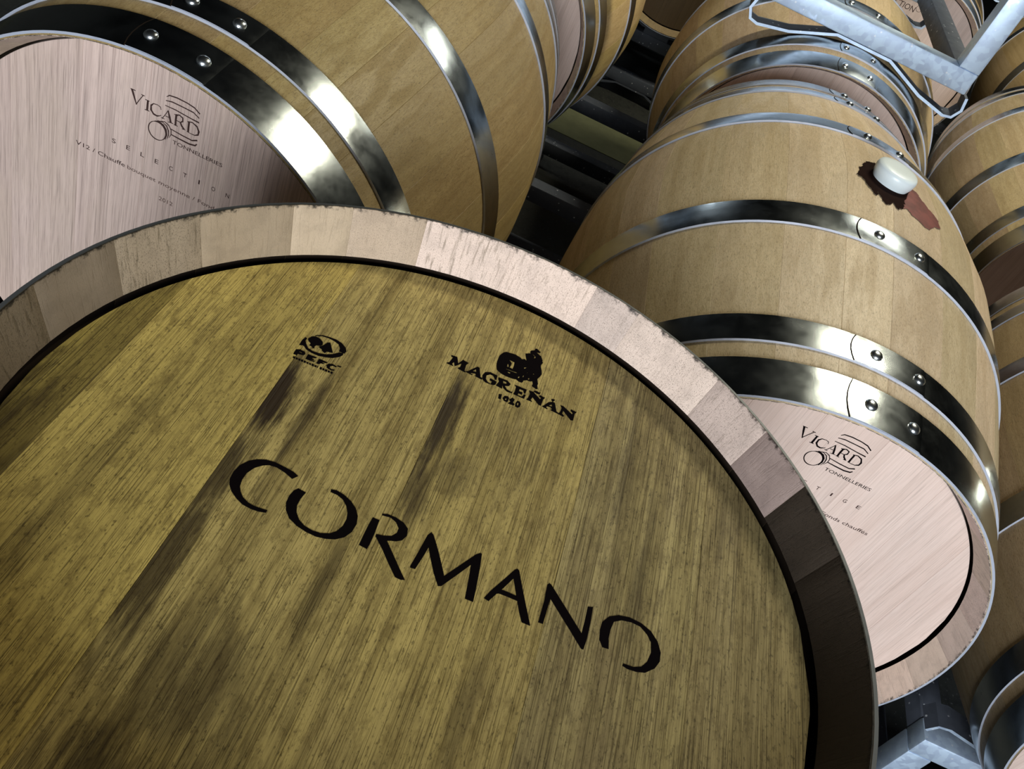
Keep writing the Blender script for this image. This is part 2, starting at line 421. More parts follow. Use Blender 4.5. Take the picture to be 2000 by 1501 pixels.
def rivet_mesh():
    vs = []; fs = []
    N = 14; prof_ = [(0.0074, -0.0005), (0.0071, 0.0010), (0.0057, 0.0027), (0.0030, 0.0038)]
    for r, h in prof_:
        for i in range(N):
            vs.append((r * math.cos(2*PI*i/N), r * math.sin(2*PI*i/N), h))
    vs.append((0, 0, 0.0041))
    for k2 in range(len(prof_) - 1):
        for i in range(N): fs.append((k2*N + i, k2*N + (i+1) % N, (k2+1)*N + (i+1) % N, (k2+1)*N + i))
    for i in range(N): fs.append(((len(prof_)-1)*N + i, (len(prof_)-1)*N + (i+1) % N, len(vs) - 1))
    return mesh_of('rivet', vs, fs, [M['rivet']], True)
RIVET = rivet_mesh()

HOOPS = [(-L/2 + 0.0012, -L/2 + 0.0556), (-L/2 + 0.0834, -L/2 + 0.1240), (-0.1871, -0.1404), (0.1404, 0.1871), (L/2 - 0.1240, L/2 - 0.0834), (L/2 - 0.0556, L/2 - 0.0012)]
_hc = {}
def make_barrel(label, loc, yaw=0.0, seed=1, far=False, rot=None, staves=None, bounds=None, tones=None, head=None, joints=None, planks=None, plank_tones=None, rivet_az=(95.0, 84.4), seam=97.5, group=None, tone=(1, 1, 1), var=0.14, head_tone=(1, 1, 1), edge='hoop_edge'):
    R = rot if rot is not None else Matrix.Rotation(yaw, 3, 'Z')
    t = tag(empty('wine_barrel', loc, R), label, 'barrel', group)
    rnd = random.Random(seed * 17 + 3)
    ms = stave_meshes(seed if bounds is None else seed + 1000, staves or (M['stave_far'] if far else M['stave'], M['chime']), bounds)
    for i, me in enumerate(ms):
        o = link('stave', me, t)
        v = rnd.uniform(1 - var, 1 + var * 0.5)
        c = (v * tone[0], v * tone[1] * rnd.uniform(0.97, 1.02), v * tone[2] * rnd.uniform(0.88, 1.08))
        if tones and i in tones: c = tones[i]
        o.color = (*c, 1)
    joints = joints or [-0.27, -0.19, -0.107, -0.03, 0.044, 0.13, 0.205, 0.27]
    for i in range(len(joints) - 1):
        hm = planks[i] if planks else (head or M['head'])
        key = (joints[i], joints[i+1], hm.name)
        if key not in _hc: _hc[key] = plank_mesh(joints[i], joints[i+1], hm, -L/2 + 0.0435, 1)
        o = link('head_plank', _hc[key], t)
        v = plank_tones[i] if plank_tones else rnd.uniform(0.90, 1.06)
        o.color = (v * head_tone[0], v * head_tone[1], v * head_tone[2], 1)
        key = (joints[i], joints[i+1], 'rear')
        if key not in _hc: _hc[key] = plank_mesh(joints[i], joints[i+1], M['head'], L/2 - 0.0435, -1)
        link('head_plank', _hc[key], t)
    hm = M['hoop_far'] if far else M['hoop']
    for i, (y0, y1) in enumerate(HOOPS):
        key = (i, hm.name, edge)
        if key not in _hc: _hc[key] = hoop_mesh(y0, y1, hm, edge)
        h = link('hoop', _hc[key], t)
        s0 = math.radians(seam)
        key = (i, hm.name, seam, edge)
        if key not in _hc: _hc[key] = hoop_mesh(y0 + 0.0006, y1 - 0.0006, hm, edge, 0.0026, 0.0012, math.radians(seam - 18.5), s0, True)
        link('hoop_overlap', _hc[key], h)
        yc = (y0 + y1) / 2
        for az in rivet_az:
            a = math.radians(az + (rnd.uniform(-0.6, 0.6)))
            q = link('rivet', RIVET, h)
            r = prof(yc) + 0.0040
            slope = (prof(yc + 0.01) - prof(yc - 0.01)) / 0.02
            n = Vector((math.cos(a), -slope, math.sin(a))).normalized()
            q.matrix_local = Matrix.Translation(polar(r, a, yc)) @ n.to_track_quat('Z', 'Y').to_matrix().to_4x4()
    return t

def W_(x, y, z): return (x, y, z + FLOOR_TO_EYE)

# ---- flat print on a head: outlines in tenths of a millimetre, (right, up) on the head
def print_mesh(name, polys, parent, mat, dx=0.0, dz=0.0, y_face=-L/2 + 0.0435):
    bm = bmesh.new()
    for loops in polys:
        L3 = [[Vector((x / 1e4 + dx, z / 1e4 + dz, 0)) for x, z in lp] for lp in loops]
        flat = [p for lp in L3 for p in lp]
        tris = tessellate_polygon(L3)
        vs = [bm.verts.new((p.x, y_face - 0.00022, p.y)) for p in flat]
        for tr in tris:
            try: bm.faces.new([vs[i] for i in tr])
            except ValueError: pass
        # thin edge so the print is a skin on the wood, not a sheet in the air
        k0 = 0
        for lp in L3:
            n = len(lp); low = [bm.verts.new((p.x, y_face + 0.0002, p.y)) for p in lp]
            for i in range(n):
                j = (i + 1) % n
                bm.faces.new((vs[k0 + i], vs[k0 + j], low[j], low[i]))
            k0 += n
    me = bm_mesh(name, bm, [mat])
    return link(name, me, parent)
def text_mesh(name, txt, x0, x1, z, h, parent, mat, spread=None, shear=0.0, y_face=-L/2 + 0.0435):
    """Lettering in the built-in face, stretched to run from x0 to x1 with capitals h tall."""
    cu = bpy.data.curves.new(name, 'FONT'); cu.body = txt; cu.size = 1.0; cu.resolution_u = 3; cu.shear = shear
    if spread: cu.space_character = spread
    tmp = bpy.data.objects.new(name, cu); COL.objects.link(tmp)
    dg = bpy.context.evaluated_depsgraph_get(); dg.update()
    me = bpy.data.meshes.new_from_object(tmp.evaluated_get(dg))
    bpy.data.objects.remove(tmp); bpy.data.curves.remove(cu)
    xs = [v.co.x for v in me.vertices]
    a, b = min(xs), max(xs); sx = (x1 - x0) / (b - a); sz = h / 0.70
    for v in me.vertices: v.co = Vector((x0 + (v.co.x - a) * sx, y_face - 0.00022, z + v.co.y * sz))
    me.materials.clear(); me.materials.append(mat); me.name = name
    return link(name, me, parent)

DATA = {"brand":[[[[-939,10],[-963,-29],[-1020,-7],[-1083,5],[-1131,-3],[-1162,-25],[-1198,-69],[-1220,-131],[-1221,-190],[-1209,-245],[-1187,-279],[-1158,-308],[-1113,-328],[-1071,-333],[-1028,-328],[-991,-323],[-991,-343],[-1034,-357],[-1081,-362],[-1139,-356],[-1190,-333],[-1236,-301],[-1270,-261],[-1288,-217],[-1293,-158],[-1283,-96],[-1254,-39],[-1216,-1],[-1166,27],[-1108,37],[-1043,33],[-977,26]]],[[[-899,-78],[-845,-84],[-854,-144],[-853,-204],[-833,-252],[-799,-292],[-753,-317],[-699,-325],[-646,-318],[-596,-293],[-566,-257],[-547,-202],[-546,-142],[-559,-96],[-585,-50],[-622,-16],[-666,0],[-713,0],[-719,21],[-684,31],[-628,22],[-570,-3],[-523,-41],[-491,-90],[-476,-148],[-480,-216],[-507,-276],[-551,-317],[-602,-341],[-661,-355],[-727,-353],[-793,-340],[-856,-311],[-898,-264],[-919,-216],[-925,-159],[-917,-107]]],[[[-405,-49],[-359,-48],[-351,-146],[-350,-249],[-353,-288],[-407,-283],[-408,-211],[-408,-132]]],[[[-361,8],[-329,23],[-271,25],[-213,11],[-173,-20],[-162,-74],[-178,-119],[-210,-146],[-242,-158],[-264,-170],[-213,-225],[-145,-301],[-69,-383],[-91,-394],[-129,-393],[-208,-310],[-268,-242],[-340,-173],[-341,-157],[-294,-144],[-250,-123],[-227,-84],[-228,-45],[-259,-9],[-302,8],[-357,-3]]],[[[-29,33],[-8,18],[55,-79],[103,-162],[146,-239],[201,-141],[288,15],[313,41],[324,37],[337,-43],[353,-174],[368,-329],[313,-331],[298,-203],[280,-77],[218,-195],[152,-316],[132,-326],[79,-250],[17,-138],[-8,-87],[-20,-184],[-35,-279],[-66,-284],[-70,-273],[-57,-153],[-44,-2]]],[[[571,45],[586,37],[642,-91],[697,-210],[748,-320],[691,-322],[659,-260],[628,-188],[565,-189],[506,-192],[492,-200],[457,-277],[423,-270],[449,-199],[505,-83],[557,30]],[[566,-39],[614,-156],[563,-155],[514,-157]]],[[[798,44],[813,38],[921,-66],[1076,-217],[1080,-117],[1080,-4],[1115,10],[1119,-105],[1117,-242],[1109,-322],[1092,-323],[985,-217],[902,-137],[829,-66],[826,-191],[823,-269],[791,-272],[794,-107],[788,25]]],[[[1267,-242],[1225,-248],[1196,-203],[1188,-132],[1194,-68],[1232,-6],[1295,35],[1369,54],[1453,49],[1527,20],[1582,-37],[1611,-106],[1612,-172],[1585,-235],[1526,-294],[1469,-315],[1410,-322],[1372,-315],[1376,-298],[1445,-291],[1495,-264],[1528,-212],[1546,-137],[1536,-60],[1503,-15],[1450,21],[1387,24],[1320,7],[1270,-30],[1257,-98],[1255,-167]]]],"maker":[[[[-407,1710],[-357,1717],[-330,1651],[-308,1715],[-257,1708],[-262,1695],[-269,1676],[-263,1605],[-249,1600],[-258,1589],[-318,1598],[-316,1610],[-304,1622],[-306,1668],[-343,1609],[-349,1610],[-363,1646],[-373,1619],[-355,1600],[-412,1598],[-413,1606],[-397,1618],[-386,1692],[-402,1695]]],[[[-184,1712],[-166,1710],[-130,1614],[-114,1612],[-114,1593],[-177,1600],[-168,1611],[-178,1627],[-211,1613],[-208,1602],[-194,1607],[-196,1594],[-256,1601],[-237,1618],[-217,1655]],[[-187,1677],[-176,1649],[-204,1641]]],[[[-123,1646],[-112,1692],[-76,1717],[-13,1714],[-9,1661],[-21,1662],[-44,1692],[-69,1693],[-92,1664],[-90,1624],[-67,1598],[-38,1590],[-37,1623],[-57,1627],[-58,1650],[-1,1643],[-1,1611],[-12,1594],[-46,1585],[-82,1583],[-110,1600]]],[[[-1,1703],[74,1709],[107,1686],[99,1657],[67,1640],[93,1611],[131,1605],[141,1613],[140,1594],[99,1588],[63,1609],[49,1636],[57,1596],[4,1601],[6,1616],[14,1658],[0,1686]],[[43,1687],[70,1688],[78,1670],[50,1660]]],[[[137,1701],[240,1707],[240,1657],[229,1654],[216,1681],[186,1679],[186,1652],[216,1654],[217,1627],[187,1628],[188,1602],[222,1606],[231,1642],[247,1644],[243,1595],[152,1593],[156,1627],[154,1681]]],[[[258,1710],[294,1716],[363,1667],[368,1689],[348,1693],[350,1713],[397,1708],[387,1684],[384,1601],[362,1604],[302,1653],[294,1616],[311,1601],[260,1598],[270,1623],[274,1680]]],[[[292,1724],[309,1742],[338,1737],[352,1745],[345,1719],[319,1715]]],[[[446,1723],[459,1738],[478,1735],[465,1707],[455,1711]]],[[[463,1703],[482,1702],[515,1616],[532,1610],[528,1599],[467,1602],[475,1621],[462,1635],[430,1627],[429,1608],[442,1603],[437,1596],[393,1602],[407,1624],[432,1677]],[[464,1671],[472,1646],[442,1644]]],[[[530,1707],[554,1709],[638,1662],[640,1681],[619,1694],[619,1712],[669,1709],[658,1684],[659,1601],[640,1592],[565,1658],[561,1620],[582,1607],[578,1594],[528,1599],[541,1625],[545,1681]]],[[[49,1523],[73,1535],[77,1475],[56,1475]]],[[[86,1499],[95,1532],[123,1542],[135,1523],[133,1478],[104,1476]],[[106,1503],[115,1514],[120,1495],[108,1492]]],[[[138,1516],[157,1551],[178,1539],[173,1500],[190,1489],[185,1473],[139,1468],[153,1504],[145,1505]]],[[[192,1508],[201,1541],[222,1542],[234,1519],[233,1487],[219,1469],[197,1472]],[[205,1513],[211,1525],[218,1512],[215,1488],[207,1496]]]],"emblem":[[[[-38,2010],[-19,2031],[15,2039],[55,2049],[103,2040],[120,2029],[141,2046],[161,2035],[143,2074],[130,2115],[156,2136],[169,2145],[161,2164],[166,2184],[194,2207],[192,2230],[206,2238],[244,2214],[239,2201],[221,2197],[214,2189],[239,2176],[259,2167],[281,2125],[281,2111],[291,2101],[282,2064],[284,2042],[299,2006],[312,1959],[305,1923],[291,1881],[303,1840],[309,1830],[307,1806],[320,1769],[306,1762],[271,1773],[266,1785],[272,1796],[258,1831],[243,1816],[214,1814],[188,1789],[191,1776],[183,1759],[157,1757],[134,1768],[99,1757],[47,1752],[4,1758],[-37,1779],[-52,1823],[-59,1873],[-59,1929],[-59,1953]],[[24,1956],[48,1954],[73,1953],[78,1910],[77,1864],[52,1869],[56,1900],[55,1927]],[[27,1897],[32,1901],[46,1869],[30,1863]],[[28,1836],[120,1848],[119,1839],[30,1829]],[[49,1812],[72,1815],[70,1800],[55,1799]],[[159,1944],[182,1961],[165,1930]],[[193,1902],[209,1911],[197,1897]],[[248,1924],[260,1918],[242,1911]],[[176,1851],[181,1848],[179,1826],[174,1827]],[[224,1848],[232,1845],[227,1828],[218,1830]],[[146,1816],[152,1814],[148,1793],[139,1794]],[[188,2147],[192,2150],[218,2132],[219,2114],[206,2105],[212,2126]]]],"certificate":[[[[-1364,1271],[-1320,1304],[-1272,1316],[-1221,1322],[-1171,1313],[-1126,1282],[-1108,1250],[-1111,1220],[-1154,1220],[-1160,1252],[-1184,1286],[-1222,1299],[-1266,1303],[-1316,1295],[-1361,1265]]],[[[-1416,1207],[-1400,1204],[-1400,1173],[-1382,1147],[-1355,1116],[-1316,1106],[-1267,1113],[-1222,1131],[-1183,1162],[-1149,1207],[-1121,1218],[-1114,1201],[-1131,1164],[-1168,1126],[-1211,1104],[-1262,1086],[-1314,1085],[-1360,1096],[-1392,1122],[-1420,1107],[-1423,1168]]],[[[-1394,1206],[-1382,1243],[-1358,1261],[-1322,1259],[-1290,1237],[-1280,1210],[-1289,1189],[-1316,1178],[-1323,1156],[-1316,1139],[-1328,1135],[-1337,1148],[-1358,1147],[-1359,1175],[-1382,1186]]],[[[-1260,1253],[-1242,1266],[-1213,1219],[-1186,1177],[-1204,1170],[-1226,1165],[-1233,1140],[-1257,1148],[-1267,1163],[-1296,1173],[-1275,1208]]],[[[-1420,1052],[-1395,1067],[-1357,1065],[-1345,1046],[-1351,1028],[-1381,1020],[-1391,1018],[-1395,1001],[-1418,999]],[[-1396,1042],[-1396,1049],[-1369,1047],[-1371,1039]]],[[[-1329,1057],[-1263,1064],[-1265,1052],[-1288,1043],[-1287,1033],[-1272,1033],[-1273,1024],[-1291,1018],[-1291,1014],[-1261,1019],[-1262,1010],[-1326,1002]]],[[[-1244,1061],[-1180,1063],[-1182,1051],[-1210,1044],[-1209,1038],[-1196,1040],[-1197,1031],[-1216,1026],[-1226,1009],[-1244,1007]]],[[[-1107,1063],[-1110,1053],[-1135,1054],[-1149,1039],[-1145,1020],[-1129,1015],[-1108,1024],[-1106,1015],[-1127,1003],[-1161,1009],[-1176,1030],[-1169,1054],[-1144,1069]]],[[[-1106,1077],[-1078,1081],[-1079,1072],[-1107,1068]]],[[[-1407,976],[-1391,976],[-1388,960],[-1405,961]]],[[[-1387,978],[-1371,978],[-1368,960],[-1384,961]]],[[[-1367,978],[-1351,978],[-1348,962],[-1364,963]]],[[[-1347,980],[-1331,981],[-1328,962],[-1344,963]]],[[[-1327,982],[-1311,982],[-1308,963],[-1324,964]]],[[[-1307,980],[-1291,981],[-1288,966],[-1304,967]]],[[[-1286,981],[-1270,981],[-1268,968],[-1284,968]]],[[[-1267,986],[-1251,986],[-1247,965],[-1264,966]]],[[[-1246,985],[-1230,985],[-1228,969],[-1244,969]]],[[[-1226,986],[-1219,985],[-1217,970],[-1224,971]]],[[[-1206,990],[-1190,990],[-1187,968],[-1203,969]]],[[[-1186,989],[-1170,989],[-1167,971],[-1183,972]]],[[[-1166,992],[-1150,991],[-1147,971],[-1163,972]]],[[[-1145,991],[-1129,991],[-1127,974],[-1143,974]]],[[[-1125,993],[-1109,993],[-1106,974],[-1123,975]]]],"logo":[[[[-425,2223],[-394,2155],[-353,2073],[-343,2076],[-374,2161],[-401,2230]]],[[[-286,2218],[-323,2150],[-357,2076],[-350,2070],[-316,2144],[-279,2213]]],[[[-429,2222],[-372,2224],[-375,2233],[-431,2231]]],[[[-304,2212],[-264,2214],[-266,2222],[-306,2221]]],[[[-236,2186],[-236,2128],[-236,2070],[-212,2064],[-213,2121],[-214,2179]]],[[[-254,2179],[-206,2180],[-208,2188],[-256,2187]]],[[[-249,2062],[-197,2065],[-200,2074],[-252,2070]]],[[[-66,2152],[-78,2183],[-115,2192],[-163,2185],[-193,2152],[-191,2093],[-151,2052],[-105,2050],[-77,2069],[-59,2087],[-63,2092],[-82,2077],[-111,2066],[-147,2073],[-170,2099],[-176,2142],[-158,2176],[-114,2185],[-81,2175],[-74,2151]]],[[[8,2188],[-21,2121],[-50,2061],[-44,2055],[-14,2116],[14,2183]]],[[[3,2176],[22,2119],[41,2059],[63,2062],[43,2122],[17,2179]]],[[[-13,2102],[41,2105],[39,2112],[-15,2109]]],[[[-59,2060],[-20,2061],[-22,2068],[-61,2067]]],[[[26,2049],[83,2056],[80,2063],[23,2057]]],[[[94,2179],[94,2117],[98,2056],[120,2050],[116,2111],[116,2172]]],[[[99,2175],[142,2185],[173,2172],[175,2143],[157,2119],[112,2119],[114,2112],[161,2110],[190,2132],[185,2183],[139,2199],[96,2183]]],[[[150,2114],[171,2074],[209,2046],[216,2062],[184,2089],[164,2121]]],[[[82,2171],[126,2173],[123,2181],[80,2179]]],[[[92,2049],[136,2050],[134,2058],[90,2057]]],[[[186,2047],[226,2050],[224,2057],[184,2055]]],[[[243,2170],[244,2109],[247,2048],[269,2042],[266,2102],[265,2163]]],[[[237,2161],[292,2173],[343,2150],[363,2112],[364,2075],[333,2049],[283,2046],[242,2050],[243,2043],[285,2039],[337,2040],[378,2062],[385,2112],[350,2167],[289,2186],[234,2169]]],[[[-22,2328],[7,2354],[93,2366],[208,2364],[293,2349],[357,2309],[361,2323],[293,2364],[206,2377],[89,2380],[1,2366],[-27,2333]]],[[[-27,2280],[45,2295],[172,2296],[288,2292],[358,2259],[359,2270],[286,2306],[169,2308],[41,2308],[-30,2288]]],[[[-30,2222],[91,2224],[260,2211],[365,2205],[361,2221],[257,2223],[88,2236],[-32,2230]]],[[[56,1980],[195,1966],[316,1963],[376,1992],[367,2007],[311,1976],[193,1979],[54,1990]]],[[[78,1915],[167,1908],[288,1904],[359,1919],[378,1948],[369,1957],[350,1935],[283,1921],[164,1923],[76,1927]]],[[[-8,1941],[2,1921],[8,1900],[9,1877],[5,1855],[-3,1834],[-15,1814],[-32,1799],[-52,1789],[-74,1785],[-97,1786],[-118,1792],[-138,1802],[-154,1815],[-167,1832],[-177,1852],[-182,1873],[-183,1895],[-179,1917],[-171,1939],[-158,1957],[-142,1973],[-121,1982],[-100,1986],[-78,1985],[-56,1980],[-37,1970],[-21,1956],[-7,1939],[2,1948],[-14,1967],[-34,1982],[-56,1993],[-80,1997],[-103,1996],[-125,1990],[-145,1978],[-164,1964],[-178,1946],[-189,1924],[-195,1900],[-195,1875],[-189,1849],[-177,1825],[-161,1805],[-141,1789],[-118,1778],[-95,1774],[-71,1775],[-49,1781],[-28,1793],[-10,1808],[5,1826],[15,1848],[21,1872],[20,1898],[14,1923],[3,1945]]],[[[-125,1986],[-72,1996],[-25,1974],[-2,1944],[14,1896],[11,1827],[16,1825],[31,1891],[17,1952],[-19,1994],[-75,2012],[-127,1992]]],[[[-101,2006],[-37,2014],[7,1990],[32,1949],[40,1902],[30,1840],[33,1838],[51,1897],[45,1952],[13,2001],[-39,2023],[-103,2010]]],[[[-68,2014],[-14,2029],[35,2009],[63,1969],[68,1920],[51,1868],[54,1866],[77,1916],[73,1971],[39,2019],[-16,2039],[-70,2018]]]],"stain_dark":[[16811,-198],[16723,-8],[16582,92],[16497,222],[16299,372],[16072,422],[15816,462],[15389,392],[14735,382],[14277,242],[14594,-158],[14763,-408],[14818,-558],[15043,-728],[15188,-688],[15303,-598],[15445,-688],[15616,-748],[15760,-698],[15874,-608],[15959,-498],[16017,-628],[16160,-598],[16216,-498],[16415,-418],[16613,-268],[16754,-268]],"stain_red":[[14907,-168],[14277,242],[13992,242],[13820,92],[13503,-48],[13153,-108],[12919,-188],[12849,-378],[13228,-458],[13401,-588],[13540,-688],[13804,-698],[14067,-658],[14411,-638],[14588,-548],[14846,-588]]}

# ------------------------------------------------------------------ the three front barrels
# A: on the right, with the bung; B: upper left; C: standing on end in front
A = make_barrel('horizontal oak barrel on the right with white bung, red wine stain and printed pale head', W_(0.39380, 1.27085, -0.78943), 0.0, 11, staves=(M['stave_pale'], M['chime']), var=0.15, rivet_az=(91.6, 81.0), seam=96.8,
                plank_tones=[1, 0.98, 1.0, 0.98, 1.06, 1.02, 0.99])
B = make_barrel('horizontal oak barrel at upper left with bright-glinting hoops and printed pinkish head', W_(-0.40173, 1.25959, -0.75609), -0.013076, 12, tone=(0.74, 0.73, 0.70), head=M['head_pale_left'], rivet_az=(95.3, 84.4), seam=98.5,
                plank_tones=[0.95, 0.92, 1.02, 1.04, 1.05, 1.03, 0.98])
cb = [149.2, 134.0, 124.2, 111.7, 96.0, 80.6, 72.2, 54.7, 43.0, 32.2, 20.0]
cb = sorted(math.radians(a) for a in cb)
rc = random.Random(5); a = cb[-1]; end = cb[0] + 2*PI; k_ = 17
ws = [rc.uniform(0.8, 1.2) for _ in range(k_)]; tw = sum(ws)
for wd in ws[:-1]:
    a += wd / tw * (end - cb[-1]); cb.append(a)
# wood tone per stave, shade of the unlit right side painted in, read from the photograph (0 = the stave between 20 and 32 degrees)
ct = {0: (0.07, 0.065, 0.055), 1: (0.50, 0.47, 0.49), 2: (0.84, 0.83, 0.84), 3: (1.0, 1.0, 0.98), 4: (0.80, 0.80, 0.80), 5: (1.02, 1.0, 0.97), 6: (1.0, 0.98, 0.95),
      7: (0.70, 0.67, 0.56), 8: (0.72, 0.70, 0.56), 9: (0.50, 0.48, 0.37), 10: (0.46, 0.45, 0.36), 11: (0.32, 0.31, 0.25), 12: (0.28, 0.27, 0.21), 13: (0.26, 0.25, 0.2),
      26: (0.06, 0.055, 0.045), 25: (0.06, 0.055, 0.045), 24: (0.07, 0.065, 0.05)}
rotC = Matrix(((1, 0, -0.0205), (0.0205, 0, 1), (0, -1, 0)))
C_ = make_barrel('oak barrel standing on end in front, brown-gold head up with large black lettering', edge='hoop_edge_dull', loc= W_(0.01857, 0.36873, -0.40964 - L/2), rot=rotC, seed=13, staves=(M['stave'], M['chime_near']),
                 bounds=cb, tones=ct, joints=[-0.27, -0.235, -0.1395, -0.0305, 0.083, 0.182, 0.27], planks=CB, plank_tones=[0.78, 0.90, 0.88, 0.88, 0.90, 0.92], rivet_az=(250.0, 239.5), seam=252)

print_mesh('brand_lettering', DATA['brand'], C_, M['ink'])['label'] = 'large black lettering CORMANO'
print_mesh('maker_lettering', DATA['maker'], C_, M['ink'])['label'] = 'black lettering MAGREÑÁN 1820'
print_mesh('barrel_emblem', DATA['emblem'], C_, M['ink'])['label'] = 'black emblem of a man beside a barrel'
print_mesh('certificate_mark', DATA['certificate'], C_, M['ink'])['label'] = 'small black oval mark with two trees and letters PEFC'
for bar, dx, dz, mat, mat2 in ((A, 0.0, 0.0, M['ink'], M['ink_brown']), (B, -0.0082, -0.0067, M['ink_brown'], M['ink_faint'])):
    print_mesh('cooper_logo', DATA['logo'], bar, mat, dx, dz)['label'] = 'printed cooper logo reading VICARD with a small barrel drawing'
    text_mesh('cooper_lettering', 'TONNELLERIES', 0.0100 + dx, 0.0690 + dx, 0.1803 + dz * 0.7, 0.0046, bar, mat)
s0 = 0.0198 - 4 * 0.0177
for i, ch in enumerate('PRESTIGE'):
    text_mesh('series_lettering', ch, s0 + i * 0.0177 - 0.0020 + (0.0014 if ch == 'I' else 0), s0 + i * 0.0177 + 0.0026 - (0.0014 if ch == 'I' else 0), 0.1500, 0.0052, A, M['ink_brown'])
for i, ch in enumerate('SELECTION'):
    xx = -0.0654 + i * 0.01719
    text_mesh('series_lettering', ch, xx - 0.0020 + (0.0014 if ch == 'I' else 0), xx + 0.0024 - (0.0014 if ch == 'I' else 0), 0.1415, 0.0054, B, M['ink_brown'])
text_mesh('toasting_lettering', 'V12 / Chauffe bouquet moyenne / Fonds chauffés', -0.1050, 0.1060, 0.1195, 0.0052, A, M['ink_brown'])
text_mesh('toasting_lettering', 'V12 / Chauffe', -0.1100, -0.0500, 0.1175, 0.0052, B, M['ink_brown'])
text_mesh('toasting_lettering', 'bouquet moyenne / Fonds chauffés', -0.0470, 0.1010, 0.1175, 0.0050, B, M['ink_faint'])
text_mesh('year_lettering', '2012', -0.0060, 0.0110, 0.0965, 0.0052, B, M['ink_faint'])

# ---- wine stain soaked into the top of barrel A: thin skin that follows the staves
def stain_mesh(name, pts, mat, parent, lift):
    P = [(a / 1e4, y / 1e4) for a, y in pts]
    rn = random.Random(4)
    Q = []
    for i in range(len(P)):                      # ragged edge: extra points between the traced ones
        a0, a1 = P[i], P[(i + 1) % len(P)]
        Q.append(a0)
        for f in (0.25, 0.5, 0.75):
            Q.append((a0[0] + (a1[0] - a0[0]) * f + rn.uniform(-0.006, 0.006), a0[1] + (a1[1] - a0[1]) * f + rn.uniform(-0.0017, 0.0017)))
    bm = bmesh.new()
    vs = [bm.verts.new((q[0], q[1] / 0.35, 0)) for q in Q]
    for tr in tessellate_polygon([[Vector((q[0], q[1] / 0.35, 0)) for q in Q]]):
        try: bm.faces.new([vs[i] for i in tr])
        except ValueError: pass
    for _ in range(3):
        bmesh.ops.subdivide_edges(bm, edges=[e for e in bm.edges if e.calc_length() > 0.012], cuts=1)
    bmesh.ops.triangulate(bm, faces=bm.faces)
    for v in bm.verts:
        a, y = v.co.x, v.co.y * 0.35
        v.co = Vector(polar(prof(y) + lift, a, y))
    bmesh.ops.recalc_face_normals(bm, faces=bm.faces)
    me = bpy.data.meshes.new(name); bm.to_mesh(me); bm.free(); me.materials.append(mat)
    return link(name, me, parent)
stain_mesh('wine_stain', DATA['stain_red'], M['wine_red'], A, 0.0005)['label'] = 'red part of the wine stain'
stain_mesh('wine_stain', DATA['stain_dark'], M['wine_dark'], A, 0.0008)['label'] = 'dark brown part of the wine stain'

# ---- silicone bung
def lathe(name, pr, N, mat):
    vs = []; fs = []
    for r, h in pr:
        for i in range(N): vs.append((r * math.cos(2*PI*i/N), r * math.sin(2*PI*i/N), h))
    for k2 in range(len(pr) - 1):
        for i in range(N): fs.append((k2*N + i, k2*N + (i+1) % N, (k2+1)*N + (i+1) % N, (k2+1)*N + i))
    fs.append(tuple(range(N - 1, -1, -1))); fs.append(tuple((len(pr)-1)*N + i for i in range(N)))
    return mesh_of(name, vs, fs, [mat], True, None, math.radians(50))
bung = link('barrel_bung', lathe('barrel_bung', [(0.0215, -0.030), (0.027, 0.0), (0.0305, 0.008), (0.0315, 0.015), (0.0308, 0.019), (0.0290, 0.0218), (0.0250, 0.0232), (0.018, 0.0238), (0.008, 0.0240)], 40, M['bung']))
ba = math.radians(88.0)
bung.matrix_world = Matrix.Translation((0.39380 + 0.350 * math.cos(ba), 1.27085 + 0.000, -0.78943 + FLOOR_TO_EYE + 0.350 * math.sin(ba))) @ Matrix.Rotation(PI/2 - ba, 4, 'Y')
tag(bung, 'white silicone bung in the top of the right-hand barrel, beside the wine stain', 'bung')

# ------------------------------------------------------------------ the rows behind
D = make_barrel('horizontal oak barrel directly behind the bunged barrel, steel rack standing on top', W_(0.4380, 2.4192, -0.7987), -0.0106, 14, staves=(M['stave_pale'], M['chime']), tone=(0.86, 0.82, 0.80), rivet_az=(95.5, 84.3), seam=98.5)
E = make_barrel('horizontal oak barrel behind the upper left barrel, pink head edge and dark hoops showing', W_(-0.3647, 2.4122, -0.7727), -0.0067, 15, far=False)
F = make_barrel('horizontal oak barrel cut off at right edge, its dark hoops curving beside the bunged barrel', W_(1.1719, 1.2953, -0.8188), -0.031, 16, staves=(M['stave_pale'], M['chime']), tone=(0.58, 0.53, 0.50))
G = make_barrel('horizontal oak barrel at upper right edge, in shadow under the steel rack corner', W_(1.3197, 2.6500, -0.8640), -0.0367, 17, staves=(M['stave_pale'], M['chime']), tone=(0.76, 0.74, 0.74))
H = make_barrel('far oak barrel seen through the steel rack, pinkish printed head in third row', W_(0.8250, 3.8700, -0.8100), 0.0, 18, far=True)
I = make_barrel('far dim oak barrel at the end of the gap between the two columns', W_(0.0600, 3.9300, -0.7850), 0.0, 19, far=True, tone=(0.45, 0.42, 0.3), head_tone=(0.14, 0.12, 0.07))  # shade at the end of the gap painted into stave and head tones
J = make_barrel('far oak barrel at right in third row, mostly hidden in shadow', W_(1.6600, 3.9000, -0.8000), 0.0, 20, far=True)
text_mesh('head_lettering', 'SELECTION', -0.14, -0.02, 0.17, 0.018, H, M['ink_brown'])
print_mesh('cooper_logo', DATA['logo'], H, M['ink_brown'])['label'] = 'printed cooper logo'

